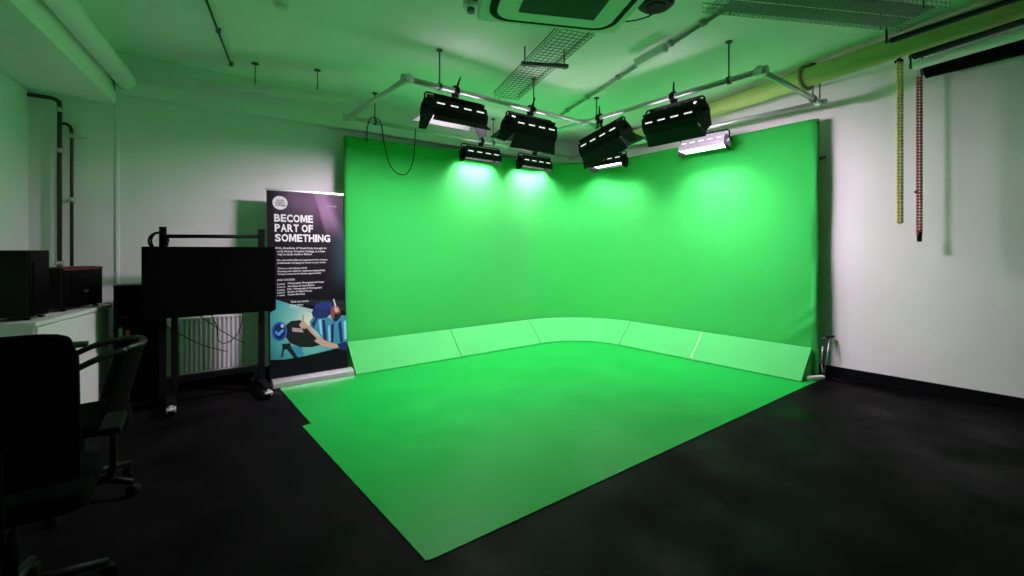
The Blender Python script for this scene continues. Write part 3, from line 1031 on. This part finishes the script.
pf('camera_body', [(286, 325), (291, 321), (300, 320), (305, 323), (309, 327), (315, 334), (322, 340), (322, 344.5), (312, 347), (300, 347), (290, 343), (285, 336)], ink, 3)
pf('forearm', [(306, 327), (309, 324.5), (313, 331), (320, 338), (327, 341), (338, 345), (340, 348), (333, 348.2), (322, 346), (314, 341), (317, 338.5), (311, 333)], skin, 4)
pf('sleeve', [(337, 344), (345, 341.5), (347.5, 342), (347.5, 350), (340, 350)], navy, 5)
pf('hand', [(299, 325), (302, 321), (305.5, 322), (308, 326), (305, 329), (301, 328)], skin, 4)


def ell(cx, cy, rx, ry, n=28):
    return [(cx + rx * math.cos(2 * PI * k / n), cy + ry * math.sin(2 * PI * k / n)) for k in range(n)]


pf('lens_rim', ell(279.5, 331.3, 7.6, 9.6), blue, 4)
pf('lens_glass', ell(279.3, 331.5, 5.8, 7.8), navy, 5)
pf('lens_glint', [(275.5, 330), (278, 333), (282.5, 329), (284, 330.5), (279, 336), (275, 333.5)], pm('sky_blue', (.10, .33, .75)), 6)
pf('lens_glint', ell(282.2, 325.8, 1.6, 1.9, 12), pale, 6)
pf('camera_side', [(292, 327.5), (302, 328.5), (303.5, 332.5), (292.5, 331.5)], pm('dusty_pink', (.42, .30, .32)), 5)
pf('aerial', [(302.6, 315), (303.3, 315), (303.2, 324), (302.4, 324)], ink, 3)
pf('tripod', [(282, 344), (290, 343), (291, 347), (284, 350), (282.4, 357.5), (281, 357.5), (282.6, 349)], ink, 3)
pf('jacket_hem', [(291, 346), (302, 347), (304, 356), (298, 357.5), (292, 352)], pm('deep_cyan', (.04, .24, .40)), 2)
pf('strap', [(285, 347), (290, 345.5), (298, 357.5), (294, 358)], ink, 4)

# ------------------------------------------------------------------ television on wheeled stand
st = thing('television_stand', 'black wheeled television stand in front of the radiator', 'television stand', (.52, 5.2, 0))
lx, rx = .12 - .52, .914 - .52
for x in (lx, rx):
    MB().box((x, .03, .86), (.055, .05, 1.54)).build('post', 'black', st, bevel=.004)
    mb = MB()
    mb.box((x + (.05 if x < 0 else 0.0), 0.03, .105), (.07, .72, .035))
    mb.build('foot', 'black', st, bevel=.006)
MB().tube([(lx, .03, 1.545), (rx, .03, 1.555)], .018, 10).build('top_bar', 'black', st)
MB().box(((lx + rx) / 2, .03, .235), (rx - lx, .04, .06)).build('cross_bar', 'black', st, bevel=.004)
for x in (lx + .05, rx):
    for y in (-.29, .35):
        c = thing('caster', None, None)
        bpy.data.objects.remove(c)
        cs = MB().tube([(x - .022, y, .038), (x + .022, y, .038)], .038, 16).build('caster', 'rubber', st)
        mb = MB(); mb.tube([(x, y, .06), (x, y, .092)], .012, 8); mb.box((x, y, .078), (.062, .05, .014)); mb.box((x + .030, y, .055), (.006, .035, .05)); mb.box((x - .030, y, .055), (.006, .035, .05))
        mb.box((x, y - .05, .068), (.065, .05, .012)); mb.box((x, y - .03, .085), (.03, .03, .03))  # pale tab and block added to enlarge the painted glints
        mb.build('caster_fork', 'glinting', cs)['label'] = 'bright zinc caster fork'
MB().box((lx + .085, .03, .46), (.05, .045, .70)).build('inner_post', 'black', st, bevel=.004)
lp = [(lx - .03 + (.05 + .012 * (k % 3)) * math.cos(a), -.012 + .006 * k, 1.50 + (.07 + .01 * (k % 2)) * math.sin(a)) for k in range(6) for a in [2 * PI * i / 18 for i in range(18)]]
MB().tube(lp, .006, 6).build('cable_coil', 'rubber', st)
MB().box(((lx + rx) / 2, -.005, 1.14), (rx - lx + .05, .02, .30)).build('mount_plate', 'black', st)

tv = thing('television', 'large black flat television seen from the screen side on the wheeled stand', 'television', (.495, 5.125, .812))
MB().box((0, 0, .319), (1.05, .035, .638)).build('casing', 'blackgloss', tv, bevel=.006)
MB().box((0, -.0185, .325), (1.02, .003, .59)).build('screen', 'blackgloss', tv)
MB().box((0, .035, .31), (.55, .036, .35)).build('rear_housing', 'black', tv, bevel=.01)
for pts in ([(-.42, .03, .02), (-.34, .03, -.08), (-.12, .02, -.25), (.06, .02, -.34), (.12, .02, -.36)],
            [(-.12, .02, .02), (-.02, .02, -.08), (.12, .02, -.20), (.26, .02, -.30)],
            [(-.02, .02, .02), (.03, .02, -.12), (.04, .02, -.24), (.10, .02, -.28), (.19, .02, -.22), (.24, .02, -.08), (.24, .02, .02)]):
    MB().tube(bez(pts, 28), .0045, 6).build('cable', 'rubber', tv)

# ------------------------------------------------------------------ counter, computers, shelf unit
fdir = Vector((.30, .954, 0)).normalized()
ca = math.atan2(fdir.y, fdir.x) - PI / 2
ct = thing('counter', 'white counter cabinet standing along the left wall', 'counter', (-.593, 4.48, 0), ca)
# local: +y along the front edge, -x towards the wall
MB().box((-.185, .55, .915), (.40, 1.14, .03)).build('worktop', 'white', ct, bevel=.003)
MB().box((-.19, .55, .48), (.36, 1.08, .84)).build('carcass', 'white', ct, bevel=.002)
MB().box((-.20, .55, .03), (.32, 1.04, .06)).build('plinth', 'skirting', ct)
MB().box((-.002, .55, .49), (.018, 1.06, .80)).build('front_panel', 'white', ct, bevel=.002)


def tower(label, x, y, rz, w, d, h, red):
    t = thing('computer_tower', label, 'computer', (x, y, .931), rz)
    MB().box((-w / 2, d / 2, h / 2 + .01), (w, d, h - .02)).build('case', 'blackgloss', t, bevel=.006)
    for xx in (-.03, -w + .03):
        for yy in (.04, d - .04):
            MB().box((xx, yy, .006), (.03, .03, .012)).build('foot', 'rubber', t)
    MB().box((-w / 2, -.006, h / 2 + .01), (w - .01, .014, h - .03)).build('front_panel', 'black', t, bevel=.004)
    MB().box((.003, d * .55, h * .52), (.005, d * .7, h * .62)).build('side_window', 'blackgloss', t)
    if red:
        mb = MB()
        mb.box((0.003, d / 2, h - .012), (.007, d - .01, .012)); mb.box((-w / 2, .0, h + .002), (w - .02, .02, .005))
        mb.build('trim_strip', 'redglow', t)['label'] = 'red edge strip'
        MB().box((-w / 2, d * .5, h + .002), (w * .8, d * .75, .006)).build('top_grille', 'redglow', t)['label'] = 'dark red top grille'
        MB().box((.007, d * .55, h * .42), (.003, .05, .018)).build('badge', 'grey', t)
    else:
        MB().box((-w * .4, -.015, h * .85), (w * .5, .004, .02)).build('drive_slot', 'black', t)
    return t


tower('plain black computer tower at the near end of the white counter', -.635, 4.58, ca, .22, .25, .487, False)
tower('low black computer with red edge strip on the white counter', -.515, 5.06, R(-27), .20, .47, .345, True)

sh = thing('shelf_unit', 'narrow black shelf unit between the white counter and the television', 'shelf unit', (-.055, 5.42, 0))
for x in (-.155, .155):
    MB().box((x, 0, .555), (.02, .30, 1.11)).build('side_panel', 'black', sh)
MB().box((0, .145, .555), (.29, .01, 1.09)).build('back_panel', 'black', sh)
for z in (.05, .55, .83, 1.10):
    MB().box((0, -.003, z), (.29, .285, .02)).build('shelf', 'black', sh)
for x, m, hgt, lb in ((-.085, 'binder_green', .17, 'pale green folder standing in the black shelf unit'), (-.035, 'binder_red', .15, 'dark red folder standing in the black shelf unit')):
    b = thing('folder', lb, 'folder', (-.09 + x, 5.30, .561))
    MB().box((0, .09, hgt / 2), (.03, .18, hgt)).build('cover', m, b, bevel=.003)
    MB().box((0, .093, hgt / 2), (.020, .18, hgt - .01)).build('pages', 'white', b)


# ------------------------------------------------------------------ office chairs
def star_base(t, z_top):
    MB().tube([(0, 0, .09), (0, 0, z_top)], .025, 12).build('gas_column', 'blackgloss', t)
    for k in range(5):
        a = 2 * PI * k / 5 + .3
        e = Vector((math.cos(a), math.sin(a), 0))
        MB().tube([Vector((0, 0, .11)), e * .15 + Vector((0, 0, .10)), e * .29 + Vector((0, 0, .075))], .02, 8, radii=[.028, .022, .016]).build('leg', 'black', t)
        s = Vector((-e.y, e.x, 0))
        p = e * .29 + Vector((0, 0, .03))
        MB().tube([p - s * .024, p + s * .024], .03, 14).build('caster', 'rubber', t)


def cushion(w, d, h, r, n=6):
    return roundrect(w, d, r, n)


# near chair, seen from behind (local +y = facing direction)
c1 = thing('office_chair', 'black high-backed office chair nearest the camera at lower left', 'office chair', (-.41, 2.585, 0), R(-3.4))
star_base(c1, .43)
MB().prism(roundrect(.50, .48, .09), lambda a, b, h: (a, b + .04, h), .43, .51).build('seat', 'blackfab', c1, bevel=.02, seg=3)
MB().grid(12, 14, lambda u, v: ((-.23 + .46 * u) * (1 - .10 * max(0, v - .85) / .15), -.20 - .05 * v - .03 * math.sin(PI * u) + .02, .56 + .56 * v - .02 * (abs(2 * u - 1) ** 6) * v)).build('backrest', 'blackfab', c1, solid=.045, bevel=.012)
MB().box((0, -.235, .56), (.08, .03, .34), Matrix.Rotation(R(5), 3, 'X')).build('back_bracket', 'black', c1, bevel=.006)
MB().bar((0, -.23, .42), (0, .0, .42), .07, .025).build('seat_plate', 'black', c1)
MB().tube([(.19, -.235, 1.07), (.256, -.235, 1.07)], .012, 10).build('knob', 'grey', c1)
for sx in (-1, 1):
    MB().tube(bez([(sx * .22, .04, .44), (sx * .29, .04, .46), (sx * .30, .03, .60), (sx * .30, .02, .67)], 14), .014, 8).build('arm_post', 'black', c1)
    MB().box((sx * .30, .03, .685), (.075, .25, .03)).build('armrest', 'rubber', c1, bevel=.01)

# second chair, side on
c2 = thing('office_chair', 'low-backed office chair with curved arms standing behind the nearest chair', 'office chair', (-.30, 3.62, 0), R(94))
star_base(c2, .40)
MB().prism(roundrect(.50, .46, .12), lambda a, b, h: (a, b, h), .40, .48).build('seat', 'blackfab', c2, bevel=.02, seg=3)
MB().grid(14, 10, lambda u, v: ((-.22 + .44 * u) * (1 - .12 * v), -.20 - .09 * v - .0 + .10 * (abs(2 * u - 1) ** 2.5), .50 + .36 * v)).build('backrest', 'blackfab', c2, solid=.02, bevel=.006)
MB().tube(bez([(-.20, -.19, .855), (-.12, -.27, .865), (0, -.29, .87), (.12, -.27, .865), (.20, -.19, .855)], 24), .018, 8).build('top_rim', 'chair', c2)
for sx in (-1, 1):
    MB().tube(bez([(sx * .20, -.20, .855), (sx * .26, -.06, .82), (sx * .27, .10, .73), (sx * .265, .20, .62), (sx * .25, .22, .52), (sx * .22, .14, .44)], 30), .017, 8).build('armrest', 'chair', c2)
MB().bar((0, -.22, .52), (0, -.05, .39), .06, .02).build('back_bracket', 'black', c2)

# ------------------------------------------------------------------ clutter at the right end of the screen
ss = thing('folding_stand', 'thin silver folded stand leaning at the right end of the backdrop', 'stand', (5.88, 1.84, 0))
MB().tube([(-.02, .02, .006), (.045, -.02, .45)], .0065, 8).build('leg', 'silver', ss)
MB().tube([(-.055, .03, .15), (-.045, .02, .36)], .006, 8).build('strut', 'silver', ss)
MB().tube([(-.02, .02, .02), (-.05, .03, .16)], .007, 8).build('hinge_arm', 'silver', ss)
MB().bar((.0, .0, .455), (.12, -.03, .46), .03, .02).build('clamp', 'black', ss)
MB().tube([(-.05, .02, .452), (.05, -.015, .455)], .005, 6).build('rod', 'silver', ss)
ps = thing('power_strip', 'white power strip lying on the mat at the right end of the cove blocks', 'power strip', (5.72, 1.90, .007), R(-28))
MB().box((0, 0, .02), (.22, .055, .038)).build('casing', 'white', ps, bevel=.006)
for k in range(3):
    MB().box((-.065 + .065 * k, 0, .040), (.04, .04, .003)).build('socket', 'whitemetal', ps)
cb = bez([(5.83, 1.86, .012), (5.90, 1.80, .010), (5.95, 1.68, .010), (5.98, 1.60, .010), (5.93, 1.56, .010), (5.86, 1.64, .010), (5.88, 1.76, .016), (5.97, 1.80, .012), (5.99, 1.90, .012)], 56)
tag(MB().tube(cb, .007, 6).build('power_cable', 'rubber'), 'black cable looped on the floor against the right skirting', 'cable')

# ------------------------------------------------------------------ world and colour
wd = bpy.data.worlds.new('world')
SC.world = wd
wd.use_nodes = True
wd.node_tree.nodes['Background'].inputs[0].default_value = (0.0, 0.0, 0.0, 1)
wd.node_tree.nodes['Background'].inputs[1].default_value = 0.0
vs = SC.view_settings
SC.display_settings.display_device = 'sRGB'
vs.view_transform = 'Standard'
vs.look = 'None'
vs.gamma = 1.0
vs.exposure = 0.18
vs.use_curve_mapping = False
SC.cycles.use_denoising = True
SC.cycles.max_bounces = 12
SC.cycles.diffuse_bounces = 6
